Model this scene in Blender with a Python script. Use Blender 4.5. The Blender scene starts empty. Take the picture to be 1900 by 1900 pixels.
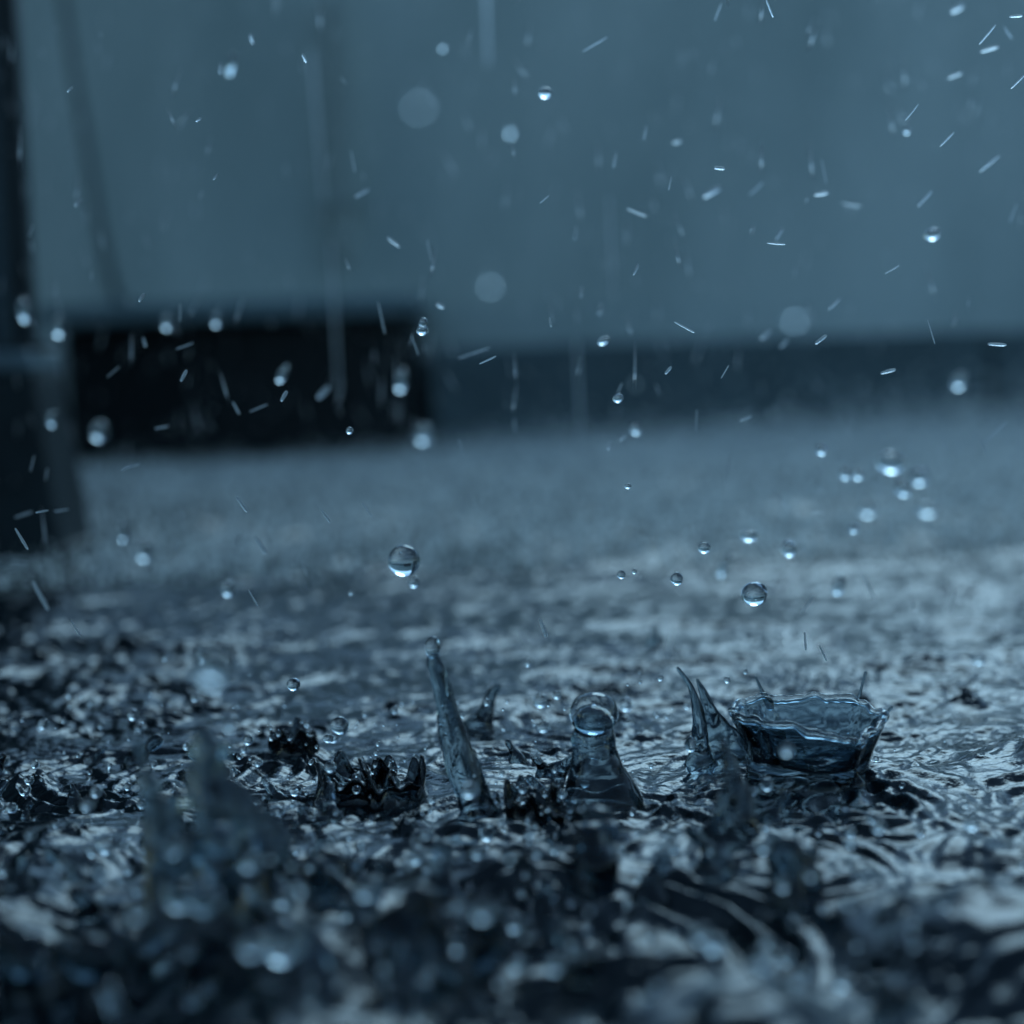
import bpy, bmesh, math, random
import numpy as np
from mathutils import Vector, Matrix, Quaternion
R = math.radians
sc = bpy.context.scene
col = sc.collection

# ------------------------------------------------------------------ camera
CAM = Vector((0.0, 0.0, 0.10))
FPX = 950 / math.tan(R(15))            # focal length in pixels of the 1900 px photograph
PITCH, ROLL = math.atan(310 / FPX), R(1.8)
FWD = Vector((0, math.cos(PITCH), -math.sin(PITCH)))
UP0 = Vector((0, math.sin(PITCH), math.cos(PITCH)))
RT0 = Vector((1, 0, 0))
UP = UP0 * math.cos(ROLL) + RT0 * math.sin(ROLL)
RT = RT0 * math.cos(ROLL) - UP0 * math.sin(ROLL)
cam_d = bpy.data.cameras.new('camera')
cam = bpy.data.objects.new('camera', cam_d); col.objects.link(cam); sc.camera = cam
cam.matrix_world = Matrix(((RT.x, UP.x, -FWD.x, CAM.x), (RT.y, UP.y, -FWD.y, CAM.y), (RT.z, UP.z, -FWD.z, CAM.z), (0, 0, 0, 1)))
cam_d.sensor_width = 36; cam_d.lens = 18 / math.tan(R(15))
cam_d.clip_start = 0.01; cam_d.clip_end = 500
FOCUS = 0.44
cam_d.dof.use_dof = True; cam_d.dof.focus_distance = FOCUS
cam_d.dof.aperture_fstop = cam_d.lens / 8.6

# ------------------------------------------------------------------ sky, sun, exposure
SUN_EL, SUN_AZ = R(38), R(14)          # the veiled sun stands to the right, a little beyond the wall
w = bpy.data.worlds.new('World'); sc.world = w; w.use_nodes = True
nt = w.node_tree
sky = nt.nodes.new('ShaderNodeTexSky'); sky.sky_type = 'NISHITA'; sky.sun_disc = False
sky.sun_elevation = SUN_EL; sky.sun_rotation = SUN_AZ
sky.air_density = 0.75; sky.dust_density = 0.0; sky.ozone_density = 0.5
nt.nodes['Background'].inputs['Strength'].default_value = 0.15
tint = nt.nodes.new('ShaderNodeMix'); tint.data_type = 'RGBA'; tint.blend_type = 'MULTIPLY'   # heavy blue grey rain sky
tint.inputs['Factor'].default_value = 1; tint.inputs['B'].default_value = (.82, 1.0, .91, 1)
nt.links.new(sky.outputs[0], tint.inputs['A'])
nt.links.new(tint.outputs['Result'], nt.nodes['Background'].inputs['Color'])
sun_d = bpy.data.lights.new('sun', 'SUN'); sun_d.energy = 0.6; sun_d.angle = R(28); sun_d.color = (.52, .82, 1.0)
sun = bpy.data.objects.new('sun', sun_d); col.objects.link(sun)
sdir = Vector((math.sin(SUN_AZ) * math.cos(SUN_EL), math.cos(SUN_AZ) * math.cos(SUN_EL), math.sin(SUN_EL)))
sun.rotation_euler = (-sdir).to_track_quat('-Z', 'Y').to_euler()
sun.location = sdir * 10
sc.view_settings.view_transform = 'Standard'; sc.view_settings.look = 'None'
sc.view_settings.exposure = 0.82; sc.view_settings.gamma = 1.0
sc.render.engine = 'CYCLES'
cy = sc.cycles
cy.use_denoising = True
cy.caustics_reflective = False; cy.caustics_refractive = False
cy.max_bounces = 14; cy.transmission_bounces = 12; cy.glossy_bounces = 5; cy.diffuse_bounces = 3; cy.transparent_max_bounces = 8

# ------------------------------------------------------------------ helpers
def tag(o, label=None, cat=None, group=None, kind=None):
    if label: o['label'] = label
    if cat: o['category'] = cat
    if group: o['group'] = group
    if kind: o['kind'] = kind
    return o

def link(name, me, mat=None, parent=None):
    o = bpy.data.objects.new(name, me); col.objects.link(o)
    if mat is not None and me is not None and not me.materials: me.materials.append(mat)
    if parent is not None: o.parent = parent
    return o

def empty(name, loc):
    o = bpy.data.objects.new(name, None); col.objects.link(o); o.location = loc; o.empty_display_size = 0.01
    return o

def np_mesh(name, v, quads=None, tris=None, smooth=True):
    me = bpy.data.meshes.new(name)
    v = np.asarray(v, np.float32)
    me.vertices.add(len(v)); me.vertices.foreach_set('co', v.ravel())
    fl, st, n = [], [], 0
    for f, k in ((quads, 4), (tris, 3)):
        if f is not None and len(f):
            f = np.asarray(f, np.int32); fl.append(f.ravel())
            st.append(n + np.arange(len(f), dtype=np.int32) * k); n += len(f) * k
    fl = np.concatenate(fl); st = np.concatenate(st)
    me.loops.add(len(fl)); me.loops.foreach_set('vertex_index', fl)
    me.polygons.add(len(st)); me.polygons.foreach_set('loop_start', st)
    me.update(calc_edges=True); me.validate()
    if smooth: me.shade_smooth()
    return me

def bm_mesh(name, bm, smooth=False):
    bmesh.ops.recalc_face_normals(bm, faces=bm.faces[:])
    me = bpy.data.meshes.new(name); bm.to_mesh(me); bm.free()
    if smooth: me.shade_smooth()
    return me

def box_bm(lo, hi, bevel=0.0, segs=2):
    bm = bmesh.new(); bmesh.ops.create_cube(bm, size=1)
    for vtx in bm.verts:
        vtx.co = Vector([lo[i] + (vtx.co[i] + .5) * (hi[i] - lo[i]) for i in range(3)])
    if bevel: bmesh.ops.bevel(bm, geom=bm.edges[:], offset=bevel, segments=segs, affect='EDGES', profile=.6)
    return bm

def ray(px, py): return FWD + RT * ((px - 950) / FPX) + UP * ((950 - py) / FPX)
def at(px, py, d): return CAM + ray(px, py) * d               # a pixel at a given depth
def on_water(px, py, z=0.0):                                  # a pixel on the water
    r = ray(px, py); return CAM + r * ((z - CAM.z) / r.z)
def depth_on_water(px, py): r = ray(px, py); return -CAM.z / r.z

# ------------------------------------------------------------------ materials
def mat(name):
    m = bpy.data.materials.new(name); m.use_nodes = True
    return m, m.node_tree, m.node_tree.nodes['Principled BSDF']

def noise(nt, scale, detail=4, rough=.55, vec=None, dim='3D'):
    n = nt.nodes.new('ShaderNodeTexNoise'); n.inputs['Scale'].default_value = scale
    n.inputs['Detail'].default_value = detail; n.inputs['Roughness'].default_value = rough
    if vec is not None: nt.links.new(vec, n.inputs['Vector'])
    return n

def ramp(nt, fac, stops):
    r = nt.nodes.new('ShaderNodeValToRGB'); nt.links.new(fac, r.inputs['Fac'])
    e = r.color_ramp.elements
    while len(e) < len(stops): e.new(.5)
    for el, (p, c) in zip(e, stops): el.position = p; el.color = (*c, 1)
    return r

def stone(name, c1, c2, scale, rough=.5, bump=.3, bscale=60, stretch=(1, 1, 1), spec=.25):
    m, t, p = mat(name)
    tc = t.nodes.new('ShaderNodeTexCoord'); mp = t.nodes.new('ShaderNodeMapping'); mp.inputs['Scale'].default_value = stretch
    t.links.new(tc.outputs['Object'], mp.inputs['Vector'])
    n = noise(t, scale, 6, .6, mp.outputs['Vector'])
    r = ramp(t, n.outputs['Fac'], [(.35, c1), (.65, c2)])
    t.links.new(r.outputs['Color'], p.inputs['Base Color'])
    p.inputs['Roughness'].default_value = rough; p.inputs['Specular IOR Level'].default_value = spec
    b = t.nodes.new('ShaderNodeBump'); b.inputs['Strength'].default_value = bump; b.inputs['Distance'].default_value = .002
    n2 = noise(t, bscale, 5, .6, tc.outputs['Object']); t.links.new(n2.outputs['Fac'], b.inputs['Height'])
    t.links.new(b.outputs['Normal'], p.inputs['Normal'])
    return m

M = {}
M['plaster'] = stone('wet_plaster', (.30, .365, .365), (.47, .535, .53), 4.0, .75, .3, 90, (1, 1, .38))
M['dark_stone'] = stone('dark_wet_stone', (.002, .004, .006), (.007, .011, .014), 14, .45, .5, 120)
M['kerb_stone'] = stone('kerb_stone', (.058, .086, .097), (.09, .128, .142), 12, .6, .5, 110)
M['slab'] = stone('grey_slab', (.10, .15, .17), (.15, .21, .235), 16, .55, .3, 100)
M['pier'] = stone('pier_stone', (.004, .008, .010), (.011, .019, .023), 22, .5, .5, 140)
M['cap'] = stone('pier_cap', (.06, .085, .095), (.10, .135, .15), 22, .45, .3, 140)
M['iron'] = stone('dark_iron', (.008, .012, .015), (.014, .02, .024), 40, .4, .2, 300)
M['timber'] = stone('dark_timber', (.03, .048, .058), (.05, .075, .088), 9, .6, .3, 150, (8, 8, .6))
M['rubber'] = stone('cable_rubber', (.09, .12, .125), (.12, .155, .16), 30, .5, .1, 200)
M['pipe'] = stone('painted_pipe', (.25, .30, .30), (.28, .335, .335), 20, .5, .1, 200)
M['asphalt'] = stone('wet_asphalt', (.02, .03, .036), (.045, .06, .07), 25, .35, .6, 300)

m, t, p = mat('water_surface')
p.inputs['Base Color'].default_value = (.0025, .0055, .0075, 1); p.inputs['Roughness'].default_value = .035
p.inputs['IOR'].default_value = 1.333
tc = t.nodes.new('ShaderNodeTexCoord')
n1 = noise(t, 330, 4, .55, tc.outputs['Object'])
b = t.nodes.new('ShaderNodeBump'); b.inputs['Strength'].default_value = .4; b.inputs['Distance'].default_value = .0012
t.links.new(n1.outputs['Fac'], b.inputs['Height']); t.links.new(b.outputs['Normal'], p.inputs['Normal'])
sx = t.nodes.new('ShaderNodeSeparateXYZ'); t.links.new(tc.outputs['Object'], sx.inputs[0])
mr = t.nodes.new('ShaderNodeMapRange'); mr.inputs['From Min'].default_value = .6; mr.inputs['From Max'].default_value = 1.5   # ripples too fine for the mesh
mr.inputs['To Min'].default_value = .035; mr.inputs['To Max'].default_value = .20
t.links.new(sx.outputs['Y'], mr.inputs['Value']); t.links.new(mr.outputs[0], p.inputs['Roughness'])
M['water'] = m
m, t, p = mat('dark_splash_water')
p.inputs['Base Color'].default_value = (.0025, .0055, .0075, 1); p.inputs['Roughness'].default_value = .03; p.inputs['IOR'].default_value = 1.333
M['heap'] = m
m, t, p = mat('deep_water')
p.inputs['Base Color'].default_value = (.07, .105, .13, 1); p.inputs['Roughness'].default_value = 0.0
p.inputs['IOR'].default_value = 1.333; p.inputs['Transmission Weight'].default_value = 1.0
M['deep'] = m
m, t, p = mat('spray_mist')                       # droplets too fine to see through: they scatter light both ways
p.inputs['Base Color'].default_value = (.95, .97, .95, 1); p.inputs['Roughness'].default_value = .5; p.inputs['IOR'].default_value = 1.333
tl = t.nodes.new('ShaderNodeBsdfTranslucent'); tl.inputs['Color'].default_value = (.95, .97, .95, 1)
mx = t.nodes.new('ShaderNodeMixShader'); mx.inputs[0].default_value = .55
t.links.new(p.outputs[0], mx.inputs[1]); t.links.new(tl.outputs[0], mx.inputs[2]); t.links.new(mx.outputs[0], t.nodes['Material Output'].inputs['Surface'])
M['mist'] = m
m, t, p = mat('streaking_water')
p.inputs['Base Color'].default_value = (.95, .98, 1, 1); p.inputs['Roughness'].default_value = .4; p.inputs['IOR'].default_value = 1.333; p.inputs['Transmission Weight'].default_value = .8
M['streak'] = m
m, t, p = mat('clear_water')
p.inputs['Base Color'].default_value = (.93, .98, 1, 1); p.inputs['Roughness'].default_value = 0.0
p.inputs['IOR'].default_value = 1.333; p.inputs['Transmission Weight'].default_value = 1.0
M['clear'] = m
m, t, p = mat('murky_water')
p.inputs['Base Color'].default_value = (.30, .40, .46, 1); p.inputs['Roughness'].default_value = 0.0
p.inputs['IOR'].default_value = 1.333; p.inputs['Transmission Weight'].default_value = 1.0
M['murky'] = m
M['cup'] = m.copy(); M['cup'].name = 'crown_water'; M['cup'].node_tree.nodes['Principled BSDF'].inputs['Base Color'].default_value = (.24, .33, .39, 1)

# ------------------------------------------------------------------ ground
g = bmesh.new(); bmesh.ops.create_grid(g, x_segments=8, y_segments=8, size=60)
for vtx in g.verts: vtx.co.z = -.05
tag(link('ground', bm_mesh('ground', g), M['asphalt']), kind='structure')

# ------------------------------------------------------------------ water: a sheet broken up by rain
rng = np.random.default_rng(7)
def wave_tile(n, cell, lmin, lmax, power, seed):
    r = np.random.default_rng(seed)
    k = np.fft.fftfreq(n, cell) * 2 * np.pi
    kx, ky = np.meshgrid(k, k); kk = np.hypot(kx, ky) + 1e-9
    lam = 2 * np.pi / kk
    a = kk ** power * (lam > lmin) * (lam < lmax)
    f = np.fft.ifft2(a * np.exp(2j * np.pi * r.random((n, n))) * r.normal(1, .4, (n, n))).real
    gx = np.gradient(f, cell, axis=1)
    return (f / (gx.std() + 1e-12)).astype(np.float32)          # rms slope 1
def tile_sample(tile, cell, x, y):
    n = tile.shape[0]
    u = x / cell; v = y / cell
    i = np.floor(u).astype(int); j = np.floor(v).astype(int); fu = (u - i).astype(np.float32); fv = (v - j).astype(np.float32)
    i0, i1, j0, j1 = i % n, (i + 1) % n, j % n, (j + 1) % n
    return (tile[j0, i0] * (1 - fu) + tile[j0, i1] * fu) * (1 - fv) + (tile[j1, i0] * (1 - fu) + tile[j1, i1] * fu) * fv

ys = [.19]
while ys[-1] < 2.05:
    y = ys[-1]; ys.append(y + .00056 * max(1.0, (y / .55) ** 1.9))
ys = np.array(ys)
ts = np.concatenate([np.linspace(-.62, -.31, 60)[:-1], np.linspace(-.31, .31, 640), np.linspace(.31, .62, 60)[1:]])
X = (ys[:, None] * ts[None, :]).astype(np.float64); Y = np.repeat(ys[:, None], len(ts), 1)
A = wave_tile(2048, .0006, .010, .09, -2.6, 1)      # swell of the pond
B = wave_tile(2048, .0006, .0035, .014, -2.3, 2)    # capillary ripples
Cc = wave_tile(1024, .002, .06, .5, -2.0, 3)        # where it is rough and where calm
rough = tile_sample(Cc / Cc.std(), .002, X, Y)
near = np.clip((.46 - Y) / .16, 0, 1)
left = np.clip((.02 - X / np.maximum(Y, .1)) / .2, 0, 1)
far = np.clip((Y - .65) / .4, 0, 1)
mid = np.clip((Y - .44) / .12, 0, 1)
amp = (.055 + .035 * np.clip(rough, -.9, 2)) * (1 - .30 * mid + .35 * far) + .19 * near + .12 * near * left
a = tile_sample(A, .0006, X * 1.0, Y * 1.0)
a = a + .35 * np.abs(a) / 1.0                       # crests a little sharper than troughs
Z = a * amp * np.clip(Y / .45, .6, 1.0)
A2 = wave_tile(1024, .0012, .03, .12, -2.2, 4)      # the heavier chop close by
Z += tile_sample(A2, .0012, X + .4, Y + .2) * .17 * np.clip((.42 - Y) / .12, 0, 1)
bb = tile_sample(B, .0006, X + .13, Y + .31); bs_ = B.std()
Z += (.6 * bb - .9 * np.abs(bb) + .5 * bs_) * (.05 + .04 * np.clip(rough, -.6, 1.5) + .055 * mid) * (1 - .6 * near)
def stamp(cx, cy, rad, fn):
    global Z
    i0, i1 = np.searchsorted(ys, [cy - rad, cy + rad])
    if i1 <= i0: return
    xs, yy = X[i0:i1], Y[i0:i1]
    r = np.hypot(xs - cx, yy - cy); mk = r < rad
    Z[i0:i1][mk] += fn(r[mk], np.arctan2(yy[mk] - cy, xs[mk] - cx))
def ring(cx, cy, r0, a, lam):
    ph = rng.random() * 6.28
    stamp(cx, cy, r0 * 1.9, lambda r, th: a * np.cos((r - r0) * 2 * np.pi / lam) * np.exp(-((r - r0) / (lam * 1.1)) ** 2) * (1 + .35 * np.sin(3 * th + ph)))
def mound(cx, cy, rad, h, rug=.5):
    ph = rng.random(6) * 6.28
    def fn(r, th):
        q = r / rad
        e = 1 + rug * (.5 * np.sin(3 * th + ph[0]) + .35 * np.sin(5 * th + ph[1]) + .25 * np.sin(9 * th + ph[2]))
        return h * np.exp(-(q * 2.2) ** 2) * e * (1 + .4 * rug * np.cos(q * 14 + ph[3]))
    stamp(cx, cy, rad, fn)
for i in range(260):
    y = .2 + 1.5 * rng.random() ** 1.6; x = y * rng.uniform(-.34, .34)
    r0 = rng.uniform(.004, .026) * (1 + .5 * y)
    ring(x, y, r0, rng.uniform(.0001, .0006), rng.uniform(.0045, .009))
for i in range(46):                                    # fresh impacts: clear trains of circles
    y = .3 + .9 * rng.random() ** 1.3; x = y * rng.uniform(-.3, .3); r0 = rng.uniform(.008, .022) * (1 + .4 * y)
    for k in range(3): ring(x, y, r0 * (1 - .27 * k), rng.uniform(.0002, .00045) * (1 - .2 * k), .0055)
for i in range(150):
    y = .2 + 1.4 * rng.random() ** 1.5; x = y * rng.uniform(-.34, .34)
    mound(x, y, rng.uniform(.005, .014), rng.uniform(-.0022, .0032))
# the rugged places that the photograph shows around the splashes: (px, py, radius px, height px)
for px, py, rp, hp in [(680, 1460, 150, 70), (560, 1400, 70, 40), (985, 1505, 110, 65), (760, 1550, 80, 45), (590, 1660, 120, 55), (800, 1760, 230, 90), (980, 1660, 170, 60), (300, 1500, 110, 25),
                       (150, 1560, 120, 22), (80, 1780, 130, 60), (230, 1790, 110, 55), (430, 1720, 200, 60), (1250, 1500, 120, 30), (1340, 1590, 120, 45), (1700, 1440, 60, 12), (1830, 1740, 160, 30), (1100, 1620, 130, 45), (1560, 1610, 110, 20),
                       (300, 1340, 100, 25), (130, 1330, 90, 18), (1820, 1420, 60, 12), (1600, 1700, 90, 16), (1480, 1180, 90, 6), (1250, 1160, 60, 5), (820, 970, 60, 14), (1000, 1000, 60, 12), (700, 1060, 130, 18), (1700, 1000, 70, 10)]:
    q = on_water(px, py); s = depth_on_water(px, py) / FPX
    mound(q.x, q.y, rp * s, hp * s * .5, .5)
for px, py, r0, a in [(1500, 1440, .024, .0004), (1500, 1440, .034, .0003), (1110, 1500, .014, .0006), (885, 1520, .012, .0005), (1100, 1750, .03, .0012), (250, 1440, .028, .0009), (1600, 1500, .012, .0009), (1250, 1340, .02, .0006)]:
    q = on_water(px, py); ring(q.x, q.y, r0, a, .007)
Z *= np.clip((2.0 - Y) / .25, .25, 1)
nr, nc = X.shape
V = np.stack([X, Y, Z], -1).reshape(-1, 3)
idx = np.arange(nr * nc).reshape(nr, nc)
Q = np.stack([idx[:-1, :-1], idx[:-1, 1:], idx[1:, 1:], idx[1:, :-1]], -1).reshape(-1, 4)
b0 = len(V)                                                   # the still sheet all round
V = np.concatenate([V, [(-6, -6, -.012), (6, -6, -.012), (6, 2.1, -.012), (-6, 2.1, -.012)]])
Q = np.concatenate([Q, [(b0, b0 + 1, b0 + 2, b0 + 3)]])
tag(link('water', np_mesh('water', V, Q), M['water']), kind='structure')
def water_z(x, y):
    j = int(np.clip(np.searchsorted(ys, y), 0, nr - 1)); i = int(np.clip(np.searchsorted(ts, x / ys[j]), 0, nc - 1))
    return float(Z[j, i])

# ------------------------------------------------------------------ wall, step, kerb, pier
WALL_Y, WALL_H = 2.02, .497
wall = empty('garden_wall', (0, WALL_Y, 0)); tag(wall, 'pale blue grey plastered wall behind the rain, filling the upper half', 'wall')
link('wall_face', bm_mesh('wall_face', box_bm((-9, 0, -.06), (9, .18, WALL_H - .008), .003)), M['plaster'], wall)
link('coping', bm_mesh('coping', box_bm((-9.005, -.003, WALL_H - .0079), (9.005, .185, WALL_H), .002)), M['slab'], wall)

a0, a1 = at(98, 860, 1.72), at(790, 850, 1.72)
st = empty('door_step', ((a0.x + a1.x) / 2, 1.70, 0)); tag(st, 'low black stone step with a thin grey slab on top, left', 'step')
hx = (a1.x - a0.x) / 2
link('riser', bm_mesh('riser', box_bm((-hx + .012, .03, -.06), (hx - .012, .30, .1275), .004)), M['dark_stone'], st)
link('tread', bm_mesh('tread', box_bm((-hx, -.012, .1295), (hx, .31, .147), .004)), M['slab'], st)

kx0 = st.location.x + hx + .002
kb = empty('kerb', ((kx0 + 2.4) / 2, 1.80, 0)); tag(kb, 'low dark stone kerb along the wall, right of the step', 'kerb')
n = 4; x = kx0 - kb.location.x; kw = .455 - kx0
for i in range(n):
    zt = .0985 + random.Random(i).uniform(-.001, .001)
    link('kerb_stone', bm_mesh('kerb_stone', box_bm((x + .001 + i * kw, 0, -.06), (x + (i + 1) * kw - .001, .21, zt), .007, 3)), M['kerb_stone'], kb)

PD = .95
pz = lambda py: at(60, py, PD).z
pr = empty('stone_pier', (at(60, 1040, PD).x - .03, PD + .02, 0)); tag(pr, 'dark tapered stone pier with a pale cap at the left edge', 'pier')
ox = pr.location.x
def frustum(name, z0, z1, w0, w1, d0, d1, bevel, mt):
    bm = bmesh.new(); bmesh.ops.create_cube(bm, size=1)
    for v_ in bm.verts:
        k = v_.co.z + .5; v_.co = Vector((v_.co.x * 2 * (w0 + (w1 - w0) * k), v_.co.y * 2 * (d0 + (d1 - d0) * k), z0 + (z1 - z0) * k))
    bmesh.ops.bevel(bm, geom=bm.edges[:], offset=bevel, segments=3, affect='EDGES', profile=.6)
    return link(name, bm_mesh(name, bm), mt, pr)
hw = lambda px, py: at(px, py, PD + .05).x - ox
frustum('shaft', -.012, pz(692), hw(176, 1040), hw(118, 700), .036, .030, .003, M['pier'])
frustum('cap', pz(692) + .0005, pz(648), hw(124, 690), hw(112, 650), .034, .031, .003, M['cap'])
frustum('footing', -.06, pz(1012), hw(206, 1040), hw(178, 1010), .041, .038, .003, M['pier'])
q = at(47, 640, PD + .01)
post = empty('iron_post', (q.x, q.y, pz(648))); tag(post, 'thin upright dark iron post standing on the stone pier', 'post')
link('shank', bm_mesh('shank', box_bm((-.0055, -.0055, .003), (.0055, .0055, .62), .0012)), M['iron'], post)
link('base_plate', bm_mesh('base_plate', box_bm((-.013, -.013, 0), (.013, .013, .0029), .0008)), M['iron'], post)
yw = empty('horizon_blocker', (0, -7, 0)); tag(yw, 'pale unseen wall added well behind the viewpoint to block the low horizon', 'wall')  # added, unseen: keeps the orange horizon out of the water's refractions
link('wall_face', bm_mesh('wall_face', box_bm((-14, -.2, -.06), (14, 0, 1.7), .01)), M['plaster'], yw)
# boarded screen to the left of the post, mostly out of the picture
bs = empty('board_screen', (at(30, 640, 1.25).x, 1.25, 0)); tag(bs, 'dark upright timber screen at the far left, behind the post', 'screen')
for i in range(9):
    link('board', bm_mesh('board', box_bm((-.0945 * (i + 1) + .002, 0, -.06), (-.0945 * i - .002, .018, 1.15 + .004 * (i % 3)), .002)), M['timber'], bs)
for z_ in (.25, .95):
    link('rail', bm_mesh('rail', box_bm((-.85, .0185, z_), (-.004, .04, z_ + .06), .002)), M['timber'], bs)

rt = empty('shade_fence', (-.46, 1.24, 0)); tag(rt, 'dark unseen timber fence added out at the left to shade that side', 'fence')  # added outside the view to darken the left side and its reflections
for i in range(8):
    link('board', bm_mesh('board', box_bm((-.018, -.0945 * (i + 1) + .002, -.06), (0, -.0945 * i - .002, 1.15 + .004 * (i % 3)), .002)), M['timber'], rt)

# ------------------------------------------------------------------ round things: tubes, blobs, drops
def catmull(pts, n):
    pts = [np.array(p_, float) for p_ in pts]; P = [2 * pts[0] - pts[1]] + pts + [2 * pts[-1] - pts[-2]]
    out = []
    for i in range(1, len(P) - 2):
        for k in range(n):
            t_ = k / n
            out.append(.5 * ((2 * P[i]) + (-P[i - 1] + P[i + 1]) * t_ + (2 * P[i - 1] - 5 * P[i] + 4 * P[i + 1] - P[i + 2]) * t_ ** 2 + (-P[i - 1] + 3 * P[i] - 3 * P[i + 1] + P[i + 2]) * t_ ** 3))
    out.append(P[-2]); return np.array(out)

def tube_data(pts, segs=20, sub=8, wob=.06, seed=0, flat=1.0):
    """pts: (x, y, z, radius); both ends rounded off"""
    r_ = np.random.default_rng(seed); c = catmull(pts, sub); n = len(c)
    P, rad = c[:, :3], np.maximum(c[:, 3], 1e-5)
    T = np.gradient(P, axis=0); T /= np.linalg.norm(T, axis=1)[:, None] + 1e-12
    u = np.cross(T[0], (0.3, 1, .1)); u /= np.linalg.norm(u)
    rows = []; ph = r_.random(4) * 6.28
    th = np.linspace(0, 2 * np.pi, segs, endpoint=False)
    def frame(i):
        nonlocal u
        u = u - T[i] * np.dot(u, T[i]); u /= np.linalg.norm(u); return u, np.cross(T[i], u)
    u0, v0 = frame(0)
    for k in (.0, .38, .71, .92):
        a_ = k * np.pi / 2; rr = rad[0] * max(math.sin(a_), .02)
        rows.append(P[0] - T[0] * rad[0] * math.cos(a_) + rr * (np.cos(th)[:, None] * u0 + np.sin(th)[:, None] * v0 * flat))
    for i in range(n):
        ui, vi = frame(i); s = i / max(n - 1, 1)
        e = 1 + wob * (np.sin(2 * th + ph[0] + 5 * s) + .6 * np.sin(3 * th + ph[1] - 9 * s) + .8 * math.sin(11 * s + ph[2]) + .45 * np.sin(5 * th + ph[3] + 19 * s) + .35 * np.sin(4 * th - 31 * s))
        rows.append(P[i] + (rad[i] * e)[:, None] * (np.cos(th)[:, None] * ui + np.sin(th)[:, None] * vi * flat))
    ui, vi = frame(n - 1)
    for k in (.92, .71, .38, .0):
        a_ = k * np.pi / 2; rr = rad[-1] * max(math.sin(a_), .02)
        rows.append(P[-1] + T[-1] * rad[-1] * math.cos(a_) + rr * (np.cos(th)[:, None] * ui + np.sin(th)[:, None] * vi * flat))
    V_ = np.concatenate(rows); m_ = len(rows); ii = np.arange(m_ * segs).reshape(m_, segs)
    nx = np.roll(ii, -1, 1)
    Q_ = np.stack([ii[:-1], nx[:-1], nx[1:], ii[1:]], -1).reshape(-1, 4)
    c0, c1 = len(V_), len(V_) + 1
    V_ = np.concatenate([V_, [rows[0].mean(0)], [rows[-1].mean(0)]])
    T_ = np.concatenate([np.stack([nx[0], ii[0], np.full(segs, c0)], -1), np.stack([ii[-1], nx[-1], np.full(segs, c1)], -1)])
    return V_, Q_, T_

def tube(name, pts, mt, parent=None, **kw):
    V_, Q_, T_ = tube_data(pts, **kw)
    if parent is not None: V_ = V_ - np.array(parent.location)
    me = np_mesh(name, V_, Q_, T_)
    bm = bmesh.new(); bm.from_mesh(me); bmesh.ops.recalc_face_normals(bm, faces=bm.faces[:]); bm.to_mesh(me); bm.free(); me.shade_smooth()
    return link(name, me, mt, parent)

def px_tube(name, pts, d, parent=None, lean=0.0, **kw):
    """pts in pixels (px, py, radius px[, extra depth m]); an upright thing at depth d, its foot first or last"""
    w_ = []
    for p_ in pts:
        dd = d + (p_[3] if len(p_) > 3 else 0); v_ = at(p_[0], p_[1], dd); w_.append((v_.x, v_.y, v_.z, p_[2] * dd / FPX))
    return tube(name, w_, M['murky'], parent, **kw)

def ico(sub):
    bm = bmesh.new(); bmesh.ops.create_icosphere(bm, subdivisions=sub, radius=1)
    v_ = np.array([v.co[:] for v in bm.verts]); f_ = np.array([[v.index for v in f.verts] for f in bm.faces]); bm.free(); return v_, f_
ICO4 = ico(4)
OCTA = (np.array([(1, 0, 0), (-1, 0, 0), (0, 1, 0), (0, -1, 0), (0, 0, 1), (0, 0, -1)], float), np.array([(0, 2, 4), (2, 1, 4), (1, 3, 4), (3, 0, 4), (2, 0, 5), (1, 2, 5), (3, 1, 5), (0, 3, 5)]))
def lumpy(v_, amt, seed, freq=2.2):
    r_ = np.random.default_rng(seed); e = np.ones(len(v_))
    for k in range(7):
        d_ = r_.normal(size=3); d_ /= np.linalg.norm(d_); e += amt * math.pow(.82, k) * np.sin(v_ @ d_ * freq * (1 + .45 * k) + r_.random() * 6.28)
    return v_ * e[:, None]
DROPS = [np_mesh('drop', lumpy(ICO4[0], a_, 40 + i, 1.6), None, ICO4[1]) for i, a_ in enumerate((.012, .03, .045, .06))]
for d_ in DROPS: d_.materials.append(M['clear'])

cable = [at(112, -60, 1.62), at(135, 110, 1.63), at(165, 290, 1.64), at(186, 420, 1.65), at(203, 500, 1.67), at(216, 548, 1.71), at(236, 572, 1.76)]
cable = [(*v_, .0042) for v_ in cable]; cable[-1] = (cable[-1][0], cable[-1][1], .1515, .0042)
tag(tube('hanging_cable', cable, M['rubber'], wob=.01), 'dark slack cable hanging down behind the iron post to the step', 'cable')
dp = empty('drain_pipe', (at(632, 200, 1.98).x, 1.99, 0)); tag(dp, 'faint grey drain pipe running up the wall above the step', 'pipe')
zb = at(640, 470, 1.98).z
tube('pipe_run', [(dp.location.x, 1.992, zb, .010), (dp.location.x, 1.992, zb + .1, .010), (dp.location.x, 1.992, WALL_H - .04, .010)], M['pipe'], dp, wob=0)
link('bracket', bm_mesh('bracket', box_bm((-.016, -.010, zb + .05), (.016, .028, zb + .058), .001)), M['pipe'], dp)

# ------------------------------------------------------------------ the splashes
def foot(px, py): q_ = on_water(px, py); return q_, depth_on_water(px, py)

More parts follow.
